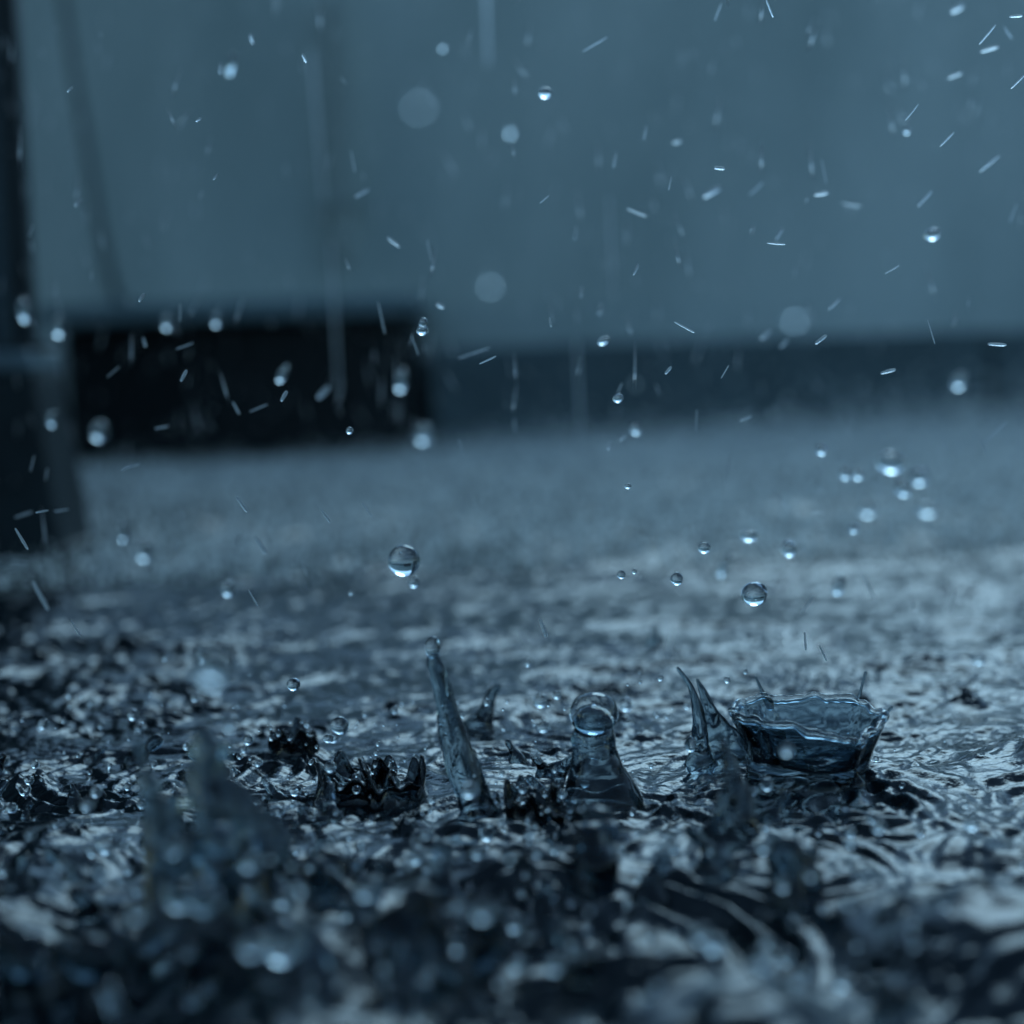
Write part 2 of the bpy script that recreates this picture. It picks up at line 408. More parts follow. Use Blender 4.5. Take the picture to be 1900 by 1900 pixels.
# thick round headed jet
q, d = foot(1112, 1480)
jet = empty('splash_jet', q); tag(jet, 'thick round headed water jet rising left of the crown splash', 'splash')
px_tube('column', [(1116, 1512, 92), (1114, 1484, 76), (1110, 1455, 62), (1106, 1420, 51), (1103, 1392, 43), (1102, 1366, 41), (1102, 1345, 34)], d, jet, wob=.035, seed=3, segs=32)
hd = link('head', DROPS[1], None, jet); hd.scale = [45 * d / FPX] * 3; hd.location = at(1102, 1325, d) - q
# tall thin leaning jet
q, d = foot(888, 1512)
jet = empty('splash_jet', q); tag(jet, 'tall thin water jet leaning left with a bright tip', 'splash')
px_tube('column', [(900, 1545, 52), (890, 1512, 38), (878, 1478, 30), (862, 1430, 27), (846, 1380, 24), (832, 1325, 21), (820, 1280, 20), (811, 1245, 17), (805, 1222, 13)], d, jet, wob=.12, seed=5, segs=24, flat=.75)
hd = link('tip', DROPS[2], None, jet); hd.scale = (15 * d / FPX, 15 * d / FPX, 22 * d / FPX); hd.location = at(803, 1202, d) - q
# small hooked jet behind it
q, d = foot(885, 1352)
jet = empty('splash_jet', q); tag(jet, 'small hooked water jet just right of the tall leaning jet', 'splash')
px_tube('column', [(880, 1372, 48), (888, 1350, 34), (900, 1328, 18), (907, 1305, 12), (914, 1285, 10), (924, 1274, 7)], d, jet, wob=.08, seed=8)
# tiny far jet
q, d = foot(1215, 1195)
jet = empty('splash_jet', q); tag(jet, 'tiny dark pointed jet far behind the round headed jet', 'splash')
px_tube('column', [(1214, 1206, 18), (1215, 1192, 13), (1216, 1176, 9), (1218, 1160, 5)], d, jet, wob=.1, seed=9)
# jet in front of the crown
q, d = foot(1355, 1590)
jet = empty('splash_jet', q); tag(jet, 'narrow glassy water jet in front of the crown splash', 'splash')
px_tube('column', [(1362, 1640, 80), (1362, 1600, 62), (1362, 1560, 44), (1362, 1515, 40), (1362, 1470, 34), (1358, 1435, 20), (1350, 1405, 12), (1343, 1382, 8)], d, jet, wob=.12, seed=11, segs=24)

# the crown
q, d = foot(1496, 1450)
cr = empty('crown_splash', q); tag(cr, 'wide open crown splash with a bright wavy rim', 'splash')
s = d / FPX
nth, ns = 160, 18
th = np.linspace(0, 2 * np.pi, nth, endpoint=False)
r_ = np.random.default_rng(5)
# rim: height (px) by direction; th = 0 is right, pi/2 away from the camera, pi left, 3pi/2 towards the camera
key = [(0, 106), (40, 126), (75, 128), (100, 124), (130, 136), (155, 132), (180, 118), (200, 128), (225, 132), (250, 122), (280, 100), (300, 86), (330, 98), (360, 106)]
hh = np.interp(np.degrees(th), [k[0] for k in key], [k[1] for k in key])
hh = np.convolve(np.concatenate([hh[-6:], hh, hh[:6]]), np.ones(13) / 13, 'valid') + 2.5 * np.sin(9 * th + 1) + 1.8 * np.sin(15 * th) + 1.2 * np.sin(23 * th + 2)
rr1 = 138 + 8 * np.sin(2 * th + .5) + 4 * np.sin(5 * th + 1) + 2.5 * np.sin(11 * th) - 6 * np.cos(th)
rr0 = 98 + 5 * np.sin(3 * th) + 5 * np.cos(th)
prof = []
for k in range(ns + 1):
    f = k / ns; rad = rr0 + (rr1 - rr0) * (f ** 1.25) + 26 * (1 - f) ** 4; z = -14 + (hh + 14) * f
    prof.append((rad, z, 1))
rim = []
for a_ in np.linspace(0, np.pi, 7)[1:-1]:
    rim.append((rr1 - 4.2 + 6.0 * np.cos(a_), hh + 6.0 * np.sin(a_), 1))
inner = []
floor = 30 + 4 * np.sin(2 * th + 1)
for k in range(ns, -1, -1):
    f = k / ns; tk = 8 + 6 * (1 - f)
    rad = (rr0 + (rr1 - rr0) * (f ** 1.25) - tk) * min(1, (f / .30) ** .5 + .03) if f < .3 else rr0 + (rr1 - rr0) * (f ** 1.25) - tk
    inner.append((rad, floor + (hh - floor) * f ** 1.35, 1))
rows = []
wr = r_.random(5) * 6.28
for j, (rad, z, _) in enumerate(prof + rim + inner):
    f = np.clip(z / 90, 0, 1)
    rad = rad + 1.0 * f * np.sin(11 * th + wr[0] + z * .02) + .3 * np.sin(29 * th + wr[1] - z * .05) * f
    lean = 10 * f                                     # the whole crown leans a little to the right
    rows.append(np.stack([(rad * np.cos(th) + lean) * s, rad * np.sin(th) * s, z * s], -1))
rows = np.array(rows); m_ = len(rows)
ii = np.arange(m_ * nth).reshape(m_, nth); nx = np.roll(ii, -1, 1)
Qc = np.stack([ii[:-1], nx[:-1], nx[1:], ii[1:]], -1).reshape(-1, 4)
cv = np.concatenate([rows.reshape(-1, 3), [rows[0].mean(0)], [rows[-1].mean(0)]]); c0 = len(cv) - 2
Tc = np.concatenate([np.stack([nx[0], ii[0], np.full(nth, c0)], -1), np.stack([ii[-1], nx[-1], np.full(nth, c0 + 1)], -1)])
me = np_mesh('cup', cv, Qc, Tc)
bm = bmesh.new(); bm.from_mesh(me); bmesh.ops.recalc_face_normals(bm, faces=bm.faces[:]); bm.to_mesh(me); bm.free(); me.shade_smooth()
link('cup', me, M['cup'], cr)
rl = rows[ns + 3]; n_ = len(rl); sg = 10; aa = np.linspace(0, 2 * np.pi, sg, endpoint=False)      # the thick bright lip
out = rl * [1, 1, 0]; out = out / np.linalg.norm(out, axis=1)[:, None]
lr = s * (7.6 + 1.8 * np.sin(7 * th + 1) + .9 * np.sin(17 * th) + .7 * np.sin(31 * th + 2))
lv = rl[:, None, :] + lr[:, None, None] * (np.cos(aa)[None, :, None] * out[:, None, :] + np.sin(aa)[None, :, None] * np.array([0, 0, 1.0])) + np.array([0, 0, .5 * s])
li = np.arange(n_ * sg).reshape(n_, sg)
lq = np.stack([li, np.roll(li, -1, 0), np.roll(np.roll(li, -1, 0), -1, 1), np.roll(li, -1, 1)], -1).reshape(-1, 4)
me = np_mesh('rim', lv.reshape(-1, 3), lq)
bm = bmesh.new(); bm.from_mesh(me); bmesh.ops.recalc_face_normals(bm, faces=bm.faces[:]); bm.to_mesh(me); bm.free(); me.shade_smooth()
link('rim', me, M['clear'], cr)
px_tube('rim_spike', [(1428, 1312, 7), (1420, 1296, 5), (1411, 1276, 3.4), (1402, 1256, 2.2)], d + .012, cr, wob=.05, seed=21, segs=12)
px_tube('rim_spike', [(1588, 1306, 6), (1596, 1285, 3.4), (1602, 1262, 2.4), (1606, 1248, 3)], d + .013, cr, wob=.05, seed=22, segs=12)
px_tube('rim_spike', [(1404, 1352, 9), (1402, 1334, 6), (1400, 1318, 3)], d - .004, cr, wob=.05, seed=23, segs=12)
px_tube('rim_spike', [(1622, 1345, 6), (1640, 1328, 3.5), (1655, 1312, 2.4)], d + .004, cr, wob=.05, seed=24, segs=12)
# torn sheet at the crown's left: a horn
q, d = foot(1345, 1425)
hn = empty('splash_sheet', q); tag(hn, 'torn pointed sheet of water joining the crown splash on its left', 'splash')
px_tube('horn', [(1366, 1450, 62), (1352, 1412, 44), (1340, 1378, 33), (1328, 1345, 23), (1315, 1312, 13), (1303, 1282, 7), (1294, 1262, 3)], d, hn, wob=.12, seed=31, flat=.35, segs=28)
px_tube('horn', [(1300, 1420, 28), (1300, 1385, 17), (1298, 1345, 13), (1290, 1300, 9), (1278, 1268, 6), (1258, 1240, 3)], d - .006, hn, wob=.12, seed=32, flat=.5)

# lumpy dark splashes: heaped water with a few standing lumps
def merged(name, chunks, root, mt, voxel, smooth=6):
    """several closed pieces grown together into one skin of water"""
    vs, qs, ts_, n0 = [], [], [], 0
    for V_, Q_, T_ in chunks:
        vs.append(V_ - np.array(root.location)); 
        if Q_ is not None: qs.append(Q_ + n0)
        if T_ is not None: ts_.append(T_ + n0)
        n0 += len(V_)
    me = np_mesh(name, np.concatenate(vs), np.concatenate(qs) if qs else None, np.concatenate(ts_) if ts_ else None)
    bm = bmesh.new(); bm.from_mesh(me); bmesh.ops.recalc_face_normals(bm, faces=bm.faces[:]); bm.to_mesh(me); bm.free()
    o = link(name, me, mt, root)
    md = o.modifiers.new('grow', 'REMESH'); md.mode = 'VOXEL'; md.voxel_size = voxel; md.use_smooth_shade = True
    md = o.modifiers.new('soften', 'SMOOTH'); md.factor = .5; md.iterations = smooth
    return o
def px_piece(pts, d, **kw):
    return tube_data([(*at(p_[0], p_[1], d + (p_[3] if len(p_) > 3 else 0)), p_[2] * d / FPX) for p_ in pts], **kw)
def heap(label, foot_px, lumps, seed, voxel=.0005):
    """churned up water: low swells with many small fingers, curls and beads torn out of them"""
    q_, d_ = foot(*foot_px); root = empty('splash_heap', q_); tag(root, label, 'splash')
    r2 = np.random.default_rng(seed); ch = []; s_ = d_ / FPX
    for i, (px, py, rx, ry) in enumerate(lumps):
        yb = foot_px[1] + 16
        dd = d_ + r2.uniform(-.005, .005); c_ = at(px, py, dd)
        v_ = lumpy(ICO4[0], .05, seed * 10 + i, 2.2) * np.array([rx * s_, (rx + ry) * .5 * s_, ry * s_]) + np.array(c_)
        ch.append((v_, None, ICO4[1]))
        ch.append(px_piece([(px, yb + 20, rx * .85), (px, yb - 6, rx * .5), (px, py, rx * .3)], dd, seed=seed + i, segs=18, sub=4))
        for k in range(2):                        # stubby fingers
            x0 = px + r2.uniform(-.8, .8) * rx; h = (yb - py) * r2.uniform(.7, 1.0) + ry * r2.uniform(.6, 1.3)
            dx = r2.uniform(-.3, .3) * h + (x0 - px) * .4; r0 = ry * r2.uniform(.3, .45); z0 = r2.uniform(-.006, .004)
            ch.append(px_piece([(x0, yb + 12, r0 * 1.8, z0), (x0, yb - .3 * h, r0 * 1.2, z0), (x0 + .35 * dx, yb - .66 * h, r0 * .7, z0), (x0 + dx, yb - h, r0 * r2.uniform(.35, .6), z0)], d_, wob=.12, seed=seed * 31 + i * 7 + k, segs=14, sub=5))
    merged('mass', ch, root, M['deep'], voxel, 16)
    for k in range(len(lumps) * 2):               # beads of water flying off
        px, py, rx, ry = lumps[k % len(lumps)]; c_ = at(px + r2.uniform(-1.1, 1.1) * rx, py - r2.uniform(.2, 1.0) * ry, d_ + r2.uniform(-.006, .006)); w2 = r2.uniform(2.5, 5.5) * s_
        o = link('bead', DROPS[k % 4], None, root); o.location = c_ - q_; o.scale = (w2, w2, w2 * r2.uniform(.9, 1.3))
def small_crown(root, px, py, r0, r1, h, seed, dz=0.0, thick=7):
    """a ragged, half fallen crown: thick walled, with stubby points along its rim (sizes in pixels)"""
    q_, d_ = foot(px, py); s_ = d_ / FPX; r2 = np.random.default_rng(seed); n_t = 72; t2 = np.linspace(0, 2 * np.pi, n_t, endpoint=False); ph = r2.random(6) * 6.28
    top = h * np.clip(.72 + .22 * np.sin(2 * t2 + ph[0]) + .20 * np.sin(5 * t2 + ph[1]) + .18 * np.sin(9 * t2 + ph[2]), .25, 1.25)
    out_ = r1 * (1 + .10 * np.sin(3 * t2 + ph[3]) + .05 * np.sin(8 * t2 + ph[4])); ins = r0 * (1 + .08 * np.sin(3 * t2 + ph[5]))
    rws = []; m2 = 9
    for k in range(m2 + 1):
        f = k / m2; rws.append((ins + (out_ - ins) * f ** 1.4 + r0 * .45 * (1 - f) ** 3, -12 + (top + 12) * f))
    for a_ in (.25, .5, .75):
        a_ *= math.pi; rws.append((out_ - thick * .5 + thick * .55 * math.cos(a_), top + thick * .5 * math.sin(a_)))
    fl = .30 * h
    for k in range(m2, -1, -1):
        f = k / m2; rad = (ins + (out_ - ins) * f ** 1.4 - thick - 4 * (1 - f)) * (min(1, (f / .3) ** .5 + .03) if f < .3 else 1); rws.append((np.maximum(rad, 1), np.minimum(fl + (top - fl) * f ** 1.3, top)))
    P3 = np.array([np.stack([rad * np.cos(t2), rad * np.sin(t2), z], -1) for rad, z in rws]) * s_ + np.array([q_.x - root.location.x, q_.y - root.location.y + dz, -root.location.z])
    m3 = len(P3); ii = np.arange(m3 * n_t).reshape(m3, n_t); nx = np.roll(ii, -1, 1)
    V_ = np.concatenate([P3.reshape(-1, 3), [P3[0].mean(0)], [P3[-1].mean(0)]]); c0 = len(V_) - 2
    me = np_mesh('ragged_wall', V_, np.stack([ii[:-1], nx[:-1], nx[1:], ii[1:]], -1).reshape(-1, 4), np.concatenate([np.stack([nx[0], ii[0], np.full(n_t, c0)], -1), np.stack([ii[-1], nx[-1], np.full(n_t, c0 + 1)], -1)]))
    bm = bmesh.new(); bm.from_mesh(me); bmesh.ops.recalc_face_normals(bm, faces=bm.faces[:]); bm.to_mesh(me); bm.free(); me.shade_smooth()
    link('ragged_wall', me, M['deep'], root)
    for k in range(6):
        a_ = r2.random() * 6.28; w2 = r2.uniform(2.5, 6) * s_
        o = link('bead', DROPS[k % 4], None, root); o.scale = (w2, w2, w2 * 1.15)
        o.location = (q_.x - root.location.x + math.cos(a_) * r1 * s_ * r2.uniform(.9, 1.4), q_.y - root.location.y + math.sin(a_) * r1 * s_, h * s_ * r2.uniform(.7, 1.6))
def crowns(label, specs, seed):
    root = empty('splash_heap', on_water(*specs[0][:2])); tag(root, label, 'splash')
    for k, sp in enumerate(specs): small_crown(root, *sp, seed + k)
crowns('dark ragged double splash left of the tall leaning jet', [(660, 1475, 62, 74, 62), (735, 1482, 48, 60, 66)], 70)
crowns('small dark ragged splash below the dark capped drop', [(548, 1398, 36, 46, 46)], 80)
crowns('rounded dark ragged splash left of the round headed jet', [(990, 1512, 46, 54, 58), (1050, 1530, 30, 36, 34)], 90)
heap('blurred glinting clump of splash in front of the round headed jet', (1110, 1640), [(1110, 1520, 34, 28), (1095, 1560, 30, 40), (1130, 1545, 26, 24), (1105, 1605, 50, 40)], 4)
heap('large blurred dark swell of splash at the bottom centre', (800, 1830), [(760, 1740, 90, 62), (860, 1745, 70, 60), (690, 1775, 80, 46), (900, 1705, 34, 30), (780, 1672, 36, 34)], 5)
heap('dark round lump right of the blurred foreground splash', (600, 1690), [(605, 1620, 52, 46), (560, 1640, 40, 30)], 6)
heap('blurred curling lumps of splash in the bottom left corner', (110, 1850), [(60, 1770, 70, 44), (170, 1775, 56, 44), (15, 1740, 40, 34), (215, 1745, 40, 30)], 7)
heap('soft pale lump of splash in front of the crown', (1460, 1660), [(1462, 1590, 34, 44), (1490, 1625, 40, 30)], 8)
heap('low dark lump right of the narrow glassy jet', (1490, 1570), [(1530, 1560, 42, 22), (1470, 1575, 36, 18)], 9)

# big blurred splash in the left foreground
q, d = foot(395, 1770)
fs = empty('splash_fountain', q); tag(fs, 'tall blurred fountain of splash in the left foreground', 'splash')
def plume(paths, seed, voxel=.0006):
    ch = [px_piece(p_, d, wob=.15, seed=seed + k, segs=18, sub=6) for k, p_ in enumerate(paths)]
    return merged('plume', ch, fs, M['murky'], voxel, 8)
plume([[(330, 1800, 70), (318, 1720, 46), (300, 1640, 34), (290, 1560, 26), (283, 1500, 20), (276, 1455, 17), (268, 1420, 9), (258, 1380, 13), (250, 1362, 9)],
       [(310, 1640, 30), (330, 1560, 20), (322, 1500, 16), (330, 1470, 12)], [(296, 1600, 26), (345, 1590, 20), (380, 1560, 26)]], 41)
plume([[(420, 1800, 80), (412, 1720, 54), (402, 1640, 44), (398, 1570, 36), (392, 1500, 34), (376, 1440, 24), (388, 1390, 27), (378, 1355, 18)],
       [(410, 1620, 40), (430, 1540, 26), (418, 1470, 22), (412, 1420, 12), (420, 1380, 9)], [(395, 1520, 26), (360, 1470, 18), (352, 1420, 12)], [(392, 1430, 18), (372, 1395, 14), (362, 1370, 12)]], 51)
plume([[(470, 1800, 70), (470, 1700, 46), (478, 1620, 34), (470, 1560, 28), (456, 1500, 20), (446, 1455, 10)],
       [(480, 1640, 30), (508, 1590, 20), (530, 1560, 17), (516, 1535, 11), (494, 1500, 7)], [(474, 1590, 26), (500, 1550, 14), (480, 1510, 11)]], 61)

# ------------------------------------------------------------------ single drops: (px, py, width px, height px, tilt deg, depth, label)
drop_n = [0]
def drop(px, py, wp, hp, tilt, d, label, group='drops flying over the water'):
    dmax = depth_on_water(px, py) - .004 if ray(px, py).z < 0 else 9
    d = min(d, dmax)
    o = link('water_drop', DROPS[drop_n[0] % 4]); drop_n[0] += 1
    s_ = d / FPX; o.location = at(px, py, d)
    o.scale = (wp / 2 * s_, (wp + hp) / 4 * s_, hp / 2 * s_)
    o.rotation_mode = 'QUATERNION'
    o.rotation_quaternion = Quaternion((0, 1, 0), -R(tilt)) @ Quaternion((0, 1, 0), ROLL)
    return tag(o, label, 'drop', group)
for a_ in [
 (750, 1040, 60, 60, 0, .47, 'largest glassy drop, dark topped, floating above the tall leaning jet'),
 (769, 1080, 20, 24, 0, .50, 'small drop touching the underside of the largest glassy drop'),
 (1400, 1102, 50, 48, 0, .46, 'big bright bottomed drop hanging above the crown splash'),
 (1256, 1074, 25, 24, 0, .45, 'small drop left of the big bright bottomed drop'),
 (1307, 1016, 24, 22, 0, .47, 'small drop above and left of the big bright bottomed drop'),
 (1390, 994, 34, 22, 0, .52, 'flattened drop straight above the big bright bottomed drop'),
 (1464, 1018, 30, 34, 20, .53, 'egg shaped drop above and right of the big bright bottomed drop'),
 (1153, 1066, 17, 16, 0, .45, 'tiny round drop with a smaller one just above its right'),
 (1177, 1060, 10, 10, 0, .45, 'tiniest drop, above the right of a tiny round drop'),
 (1165, 902, 13, 11, 0, .46, 'lone speck of a drop over the pale far water'),
 (1524, 834, 24, 20, -30, .55, 'blurred drop at the kerb foot, leftmost of the far right cluster'),
 (1568, 878, 22, 22, 0, .58, 'left one of two touching blurred drops over the far water'),
 (1592, 880, 22, 20, 0, .58, 'right one of two touching blurred drops over the far water'),
 (1652, 858, 50, 44, 0, .62, 'largest blurred drop over the far water at right, dark on top'),
 (1706, 884, 34, 34, 0, .66, 'round pale blurred drop right of the largest far drop'),
 (1674, 905, 26, 36, 30, .60, 'slanting drop hanging below the largest far drop'),
 (1610, 944, 34, 28, 0, .72, 'faint blurred drop low over the far water, below the touching pair'),
 (1720, 944, 44, 24, 0, .72, 'faint wide blurred drop low over the far water at right'),
 (1584, 980, 20, 18, -20, .55, 'small soft drop below the faint blurred drops at right'),
 (1344, 1048, 20, 48, -25, .62, 'long soft drop tilted left, above the big bright bottomed drop'),
 (1556, 1085, 22, 40, -15, .58, 'long soft drop upright, right of the big bright bottomed drop'),
 (424, 1092, 26, 34, 20, .56, 'bright drop low over the dark water near the pier'),
 (545, 1270, 26, 26, 0, .43, 'dark capped drop just above the ripples left of centre'),
 (630, 1346, 38, 32, -10, .42, 'bright flattened drop above the dark ragged double splash'),
 (610, 1370, 22, 16, 0, .42, 'small dim drop under the bright flattened drop'),
 (276, 1452, 42, 34, 0, .35, 'bright blurred drop at the left of the foreground fountain'),
 (320, 1482, 30, 20, 0, .33, 'pale blurred drop inside the left of the foreground fountain'),
 (408, 1560, 66, 60, 0, .31, 'pale blurred drop low in the middle of the foreground fountain'),
 (325, 1572, 38, 34, 0, .30, 'dim blurred drop low at the left of the foreground fountain'),
 (465, 1600, 34, 34, 0, .30, 'dim blurred drop right of the foreground fountain'),
 (335, 1662, 66, 60, 0, .29, 'left one of two pale blurred drops below the foreground fountain'),
 (378, 1668, 66, 60, 0, .29, 'right one of two pale blurred drops below the foreground fountain'),
 (525, 1745, 80, 90, 0, .285, 'brightest big blurred drop near the bottom, left of centre'),
 (470, 1755, 50, 44, 0, .262, 'dim blurred drop beside the brightest big blurred drop'),
 (258, 1690, 40, 36, 0, .27, 'dim blurred drop left below the foreground fountain'),
 (915, 1643, 44, 30, -8, .35, 'bright flattened drop over the dark water at bottom centre'),
 (896, 1690, 40, 40, 0, .28, 'pale blurred drop below the bright flattened drop'),
 (1420, 1778, 40, 36, 0, .255, 'dim blurred drop alone in the lower right water'),
 (6, 1612, 24, 26, 0, .34, 'bright drop cut by the left edge of the picture'),
 (918, 1480, 20, 24, 0, .415, 'bright drop beside the foot of the tall leaning jet'),
 (1011, 1473, 11, 11, 0, .40, 'left one of two pinpoint glints on the rounded dark splash'),
 (1040, 1470, 11, 13, 0, .40, 'right one of two pinpoint glints on the rounded dark splash'),
 (1356, 1432, 22, 24, 0, .385, 'bright drop at the top of the narrow glassy jet'),
 (1281, 1381, 24, 28, 0, .42, 'pale drop left of the torn sheet of water'),
 (1246, 1571, 28, 22, 0, .35, 'pale drop low in front, left of the narrow glassy jet'),
 (1396, 1580, 22, 34, 35, .36, 'slanting pale drop at the foot of the narrow glassy jet'),
 (1814, 1222, 34, 20, -15, .55, 'flat drop landing on the ripples at the right'),
 (1383, 1246, 10, 10, 0, .46, 'pinpoint drop above the rim of the crown splash'),
 (400, 1235, 70, 76, 0, .25, 'large faint blurred drop above the foreground fountain'),
 (372, 1215, 20, 34, 20, .36, 'small drop at the left of the large faint blurred drop'),
 (428, 1345, 26, 26, 0, .33, 'dim drop right of the top of the foreground fountain'),
 (228, 985, 22, 40, 0, .66, 'pale upright blurred drop beside the foot of the pier'),
 (270, 1022, 34, 38, 0, .70, 'pale round blurred drop beside the foot of the pier'),
 (1012, 173, 25, 25, 0, .50, 'bright round drop high against the wall, near the centre'),
 (1730, 435, 31, 23, 15, .52, 'bright oval drop against the wall at the right'),
 (786, 600, 18, 20, 0, .47, 'upper of two joined bright drops at the end of the step'),
 (784, 613, 22, 18, 0, .47, 'lower of two joined bright drops at the end of the step'),
 (780, 195, 22, 22, 0, .21, 'large faint round out of focus drop before the wall'),
 (822, 88, 12, 12, 0, .33, 'small faint round drop above the large out of focus one'),
 (912, 525, 22, 22, 0, .24, 'faint round out of focus drop above the end of the step'),
 (948, 242, 14, 24, 0, .30, 'faint upright out of focus drop in the middle of the wall'),
 (1475, 590, 22, 22, 0, .24, 'faint round out of focus drop just above the kerb'),
 (1682, 243, 12, 12, 0, .55, 'faint small ring like drop among slanting streaks at the right'),
 (45, 576, 24, 46, 10, .68, 'pale upright blurred drop in front of the iron post'),
 (110, 606, 18, 42, 0, .70, 'dim upright blurred drop between post and step'),
 (185, 800, 30, 42, 0, .72, 'bright blurred drop in front of the step beside the pier'),
 (97, 778, 18, 30, 0, .64, 'dim blurred drop on the face of the pier'),
 (525, 693, 16, 36, -30, .60, 'slanting blurred drop in front of the step'),
 (745, 706, 20, 44, -10, .70, 'dim tall blurred drop before the right end of the step'),
 (786, 805, 30, 40, 0, .78, 'dim large blurred drop at the foot of the step end'),
 (1147, 739, 20, 17, 30, .47, 'bright drop in front of the kerb right of the falling streak'),
 (1180, 795, 22, 20, 0, .58, 'soft drop low in front of the kerb'),
 (1120, 632, 24, 15, 25, .50, 'bright slanting drop at the top edge of the kerb'),
 (649, 799, 13, 15, 0, .46, 'single bright speck low in front of the step'),
 (430, 120, 14, 46, -15, .64, 'faint tall blurred drop high on the wall at left'),
 (1780, 706, 26, 32, -30, .72, 'faint blurred drop in front of the kerb at right'),
 (310, 598, 16, 30, 0, .68, 'faint blurred drop at the step edge, left one'),
 (402, 594, 16, 28, 0, .68, 'faint blurred drop at the step edge, right one'),
]: drop(*a_)

# ------------------------------------------------------------------ long falling threads of rain
for (x0, y0, x1, y1, wp, d, lb) in [
 (900, -60, 906, 118, 6, .85, 'long falling streak of rain cut by the top edge'),
 (578, 95, 600, 368, 6, .95, 'longest faint streak of rain falling before the wall at left'),
 (614, 452, 628, 720, 6, .90, 'faint long streak of rain falling in front of the step'),
 (1130, 368, 1138, 550, 5, .78, 'faint long streak of rain falling before the middle of the wall'),
 (1070, 632, 1079, 836, 6, .85, 'faint long streak of rain falling in front of the kerb')]:
    n_ = 7; pts = []
    for i in range(n_):
        f = i / (n_ - 1); v_ = at(x0 + (x1 - x0) * f, y0 + (y1 - y0) * f, d); pts.append((*v_, wp / 2 * d / FPX * (.75 + .25 * math.sin(math.pi * f))))
    tag(tube('rain_streak', pts, M['streak'], wob=.03, seed=int(x0), segs=16), lb, 'raindrop', 'long falling streaks of rain')

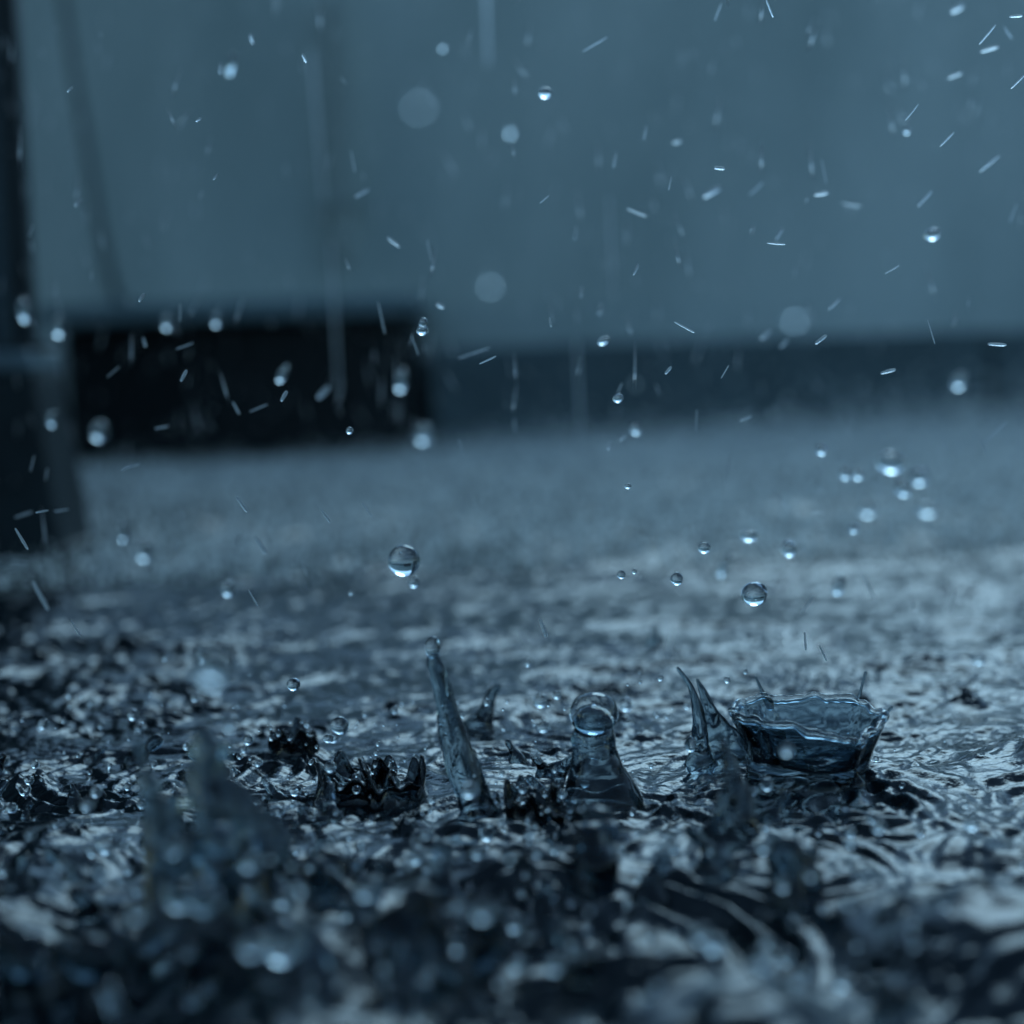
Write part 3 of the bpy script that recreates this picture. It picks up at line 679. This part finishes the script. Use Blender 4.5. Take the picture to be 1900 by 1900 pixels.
# ------------------------------------------------------------------ short streaks: (px, py, length px, width px, tilt deg)
STREAK = []
for i in range(3):
    V_, Q_, T_ = tube_data([(0, 0, -.5, .9), (0, 0, -.2, .95), (0, 0, .15, 1.0), (0, 0, .5, .95)], segs=14, sub=4, wob=.05, seed=60 + i)
    V_[:, :2] *= .5; V_[:, 2] = np.clip(V_[:, 2], -1.2, 1.2) ; V_[:, 2] /= np.abs(V_[:, 2]).max() * 2
    me = np_mesh('streak', V_, Q_, T_); bm = bmesh.new(); bm.from_mesh(me); bmesh.ops.recalc_face_normals(bm, faces=bm.faces[:]); bm.to_mesh(me); bm.free(); me.shade_smooth()
    me.materials.append(M['streak']); STREAK.append(me)
S = [(467, 72, 18, 7, 105), (565, 108, 18, 7, 115), (409, 127, 20, 6, 85), (369, 222, 12, 6, 30), (400, 328, 14, 5, 50), (145, 376, 16, 8, 50), (130, 166, 14, 6, 40), (672, 358, 30, 6, 30), (730, 449, 28, 6, -38),
 (797, 465, 40, 4, -78), (263, 552, 18, 8, 55), (334, 580, 34, 4, 88), (708, 590, 60, 4, -78), (57, 428, 22, 4, 70), (817, 567, 16, 9, -30), (1335, 312, 20, 8, -5), (1321, 356, 34, 13, 30), (1524, 359, 26, 8, 10),
 (1403, 350, 34, 4, 42), (1181, 394, 38, 4, -22), (1446, 434, 26, 6, 60), (1440, 452, 34, 4, -4), (1180, 500, 22, 6, 65), (1068, 432, 24, 5, 85), (1243, 340, 26, 4, 80), (1141, 297, 28, 5, 80), (1197, 246, 26, 4, 80),
 (1256, 263, 16, 7, 10), (1836, 91, 34, 7, 16), (1772, 140, 28, 6, 20), (1832, 64, 46, 5, 50), (1776, 16, 26, 12, 30), (1757, 258, 36, 5, 46), (1692, 208, 38, 4, 52), (1836, 303, 46, 6, 40), (1716, 368, 38, 6, 48),
 (1548, 564, 28, 6, 45), (1523, 630, 26, 8, 38), (1421, 621, 24, 8, 40), (1455, 637, 20, 6, 48), (1850, 639, 34, 7, -3), (1114, 573, 22, 8, 80), (1079, 542, 20, 6, 85), (1021, 598, 18, 5, -78), (1270, 607, 42, 4, -28),
 (1428, 15, 36, 5, -68), (1104, 82, 52, 3, 30), (1529, 318, 44, 3, -78), (1888, 152, 34, 5, 45), (1332, 22, 34, 3, 70), (341, 697, 24, 8, 62), (268, 635, 18, 5, -75), (343, 642, 34, 3, 20), (527, 735, 22, 9, 60),
 (600, 728, 30, 12, 45), (438, 757, 26, 4, -62), (480, 757, 36, 3, 22), (300, 793, 26, 4, 10), (243, 864, 32, 6, 14), (232, 870, 18, 5, 30), (855, 831, 30, 4, -75), (449, 936, 34, 7, -55), (604, 957, 30, 5, -55),
 (681, 946, 32, 4, -55), (484, 1012, 38, 8, -58), (441, 1000, 24, 6, 70), (329, 1015, 22, 4, 75), (565, 1055, 30, 4, -70), (44, 955, 34, 6, 18), (78, 949, 24, 5, 10), (114, 947, 26, 4, 8), (40, 1000, 46, 6, -60),
 (37, 1044, 34, 4, -5), (75, 1105, 60, 9, -62), (1240, 687, 18, 7, 50), (1150, 720, 20, 4, 65), (1156, 811, 14, 8, 40), (1131, 828, 14, 9, 60), (1384, 776, 24, 4, 22), (955, 790, 26, 4, 95), (1648, 689, 28, 7, 15),
 (1832, 606, 3, 3, 0), (1848, 800, 60, 4, 45), (1825, 828, 32, 4, -68), (1498, 1122, 40, 5, 55), (1516, 950, 22, 3, 0), (1612, 1088, 50, 4, -65), (1008, 1165, 36, 9, -70), (1494, 1190, 34, 5, -85), (1527, 1212, 32, 4, -65),
 (1350, 870, 34, 3, 85), (1728, 616, 46, 3, -72), (1292, 780, 40, 3, 88), (1655, 500, 30, 3, 30), (1345, 690, 28, 3, 60), (655, 300, 40, 3, -80), (1010, 370, 22, 3, 40), (880, 655, 60, 3, 18), (905, 668, 34, 4, 25),
 (210, 690, 30, 3, 40), (60, 860, 30, 3, 75), (86, 880, 24, 3, 80), (770, 640, 40, 3, -70), (1880, 395, 36, 4, 70), (1885, 30, 24, 6, 5), (1870, 60, 26, 4, -55), (1580, 380, 36, 3, -10), (470, 1110, 34, 4, -60), (140, 1165, 34, 3, -60), (985, 940, 30, 3, 80)]
S = [s_ for s_ in S if s_[2] > 3]
def words_for(px, py, ln, wp, tilt):
    t_ = ((tilt + 90) % 180) - 90
    lean = 'level' if abs(t_) < 12 else 'upright' if abs(t_) > 74 else 'right leaning' if t_ > 0 else 'left leaning'
    size = 'hair thin' if wp <= 4 else 'short' if ln < 24 else 'thick' if wp >= 9 else 'long'
    if py > 1100: where = 'over the ripples'
    elif px < 130 and py > 640: where = 'before the dark pier'
    elif py > 850: where = 'over the far water'
    elif px < 800 and py > 578: where = 'before the black step'
    elif px >= 800 and py > 612: where = 'before the kerb'
    elif py > 300: where = 'before the lower wall'
    else: where = 'high before the wall'
    if px >= 130 or py < 640:
        where += ' at far left' if px < 320 else ' left of centre' if px < 760 else ' near the centre' if px < 1180 else ' right of centre' if px < 1560 else ' at far right'
    return f'{size} {lean} rain streak {where}'
names = {}
for s_ in S: names.setdefault(words_for(*s_), []).append(s_)
ORD = ['leftmost', 'second from left', 'third from left', 'fourth from left', 'fifth from left', 'sixth from left', 'seventh from left']
rs = random.Random(4)
for i, s_ in enumerate(S):
    base = words_for(*s_); same = sorted(names[base])
    lb = base if len(same) == 1 else f'{base}, {ORD[same.index(s_)]}'
    px, py, ln, wp, tl = s_
    wp *= .88; d = rs.choice((rs.uniform(.385, .40), rs.uniform(.42, .46), rs.uniform(.49, .55))) if wp < 8 else rs.uniform(.53, .58)
    dm = depth_on_water(px, py) - .004 if ray(px, py).z < 0 else 9
    d = min(d, dm); sz = d / FPX
    o = link('rain_streak', STREAK[i % 3]); o.location = at(px, py, d); o.scale = (wp * sz, wp * sz, ln * sz)
    o.rotation_mode = 'QUATERNION'; o.rotation_quaternion = Quaternion((0, 1, 0), R(90 - tl) + ROLL)
    tag(o, lb, 'raindrop', 'short streaks of rain in the air')

# ------------------------------------------------------------------ uncountable: fine spray over the far water, fine rain in the air
def cloud(name, pos, size, stretch, label, cat, mt='clear'):
    bv, bf = OCTA; n_ = len(pos)
    r3 = np.random.default_rng(99)
    sc3 = np.stack([size, size, size * stretch], -1)
    tilt = r3.normal(0, .25, n_)
    v_ = bv[None] * sc3[:, None, :]
    x_ = v_[..., 0] * np.cos(tilt)[:, None] + v_[..., 2] * np.sin(tilt)[:, None]; z_ = -v_[..., 0] * np.sin(tilt)[:, None] + v_[..., 2] * np.cos(tilt)[:, None]
    v_ = np.stack([x_, v_[..., 1], z_], -1) + pos[:, None, :]
    f_ = bf[None] + (np.arange(n_) * len(bv))[:, None, None]
    tag(link(name, np_mesh(name, v_.reshape(-1, 3), None, f_.reshape(-1, 3)), M[mt]), label, cat, kind='stuff')
n_ = 70000
y_ = 1.78 - .95 * rng.random(n_) ** 2.1; t_ = rng.uniform(-.34, .40, n_)
keep = rng.random(n_) < np.clip(.6 + 1.0 * (t_ + .1), .45, 1); y_, t_ = y_[keep], t_[keep]
z_ = rng.exponential(1, len(y_)) * np.clip(.006 + .022 * t_, .003, .011) + .001
cloud('spray', np.stack([y_ * t_, y_, z_], -1), rng.uniform(.0004, .0014, len(y_)), 1 + rng.random(len(y_)), 'fine mist of spray thrown up along the far edge of the water', 'spray', 'mist')
n_ = 3200
y_ = rng.uniform(.5, 1.9, n_); t_ = rng.uniform(-.36, .36, n_); z_ = rng.uniform(.01, .48, n_)
cloud('rain', np.stack([y_ * t_, y_, z_], -1), rng.uniform(.00014, .00032, n_), rng.uniform(6, 26, n_), 'fine drizzle of rain filling the air', 'rain', 'streak')

# churned foreground: beads and little fingers too many to count
r5 = np.random.default_rng(12)
I2 = ico(2); vs, ts_, n0 = [], [], 0
for k in range(700):
    py = r5.uniform(1330, 1930); px = 950 + (r5.beta(1.3, 2.0) * 2 - 1) * 1000
    q = on_water(px, py); dd = depth_on_water(px, py); rad = r5.uniform(3, 10) * (.4 + 1.2 * r5.random() ** 3) * .44 / FPX
    c = np.array([q.x, q.y, water_z(q.x, q.y) + rad + r5.exponential(.005)])
    vs.append(lumpy(I2[0], .05, k, 1.7) * rad + c); ts_.append(I2[1] + n0); n0 += len(I2[0])
tag(link('splash_beads', np_mesh('splash_beads', np.concatenate(vs), None, np.concatenate(ts_)), M['clear']), 'countless tiny beads of water skipping over the near surface', 'beads', kind='stuff')
vs, qs, ts_, n0 = [], [], [], 0
for k in range(90):
    py = r5.uniform(1400, 1900); px = 950 + (r5.beta(1.3, 2.4) * 2 - 1) * 1000
    q = on_water(px, py); z0 = water_z(q.x, q.y); h = r5.uniform(.0015, .006) * (1 + .4 * (py > 1600)); rr = h * r5.uniform(.22, .42); dx, dy = r5.normal(0, .5, 2) * h
    V_, Q_, T_ = tube_data([(q.x, q.y, z0 - .002, rr * 2.6), (q.x, q.y, z0 + .12 * h, rr * 1.7), (q.x + dx * .4, q.y + dy * .4, z0 + .55 * h, rr * .85), (q.x + dx, q.y + dy, z0 + h, rr * r5.uniform(.45, .95))], segs=10, sub=4, wob=.1, seed=k)
    vs.append(V_); qs.append(Q_ + n0); ts_.append(T_ + n0); n0 += len(V_)
me = np_mesh('splash_fingers', np.concatenate(vs), np.concatenate(qs), np.concatenate(ts_))
bm = bmesh.new(); bm.from_mesh(me); bmesh.ops.recalc_face_normals(bm, faces=bm.faces[:]); bm.to_mesh(me); bm.free(); me.shade_smooth()
tag(link('splash_fingers', me, M['murky']), 'countless little fingers of churned water in the foreground', 'splash', kind='stuff')
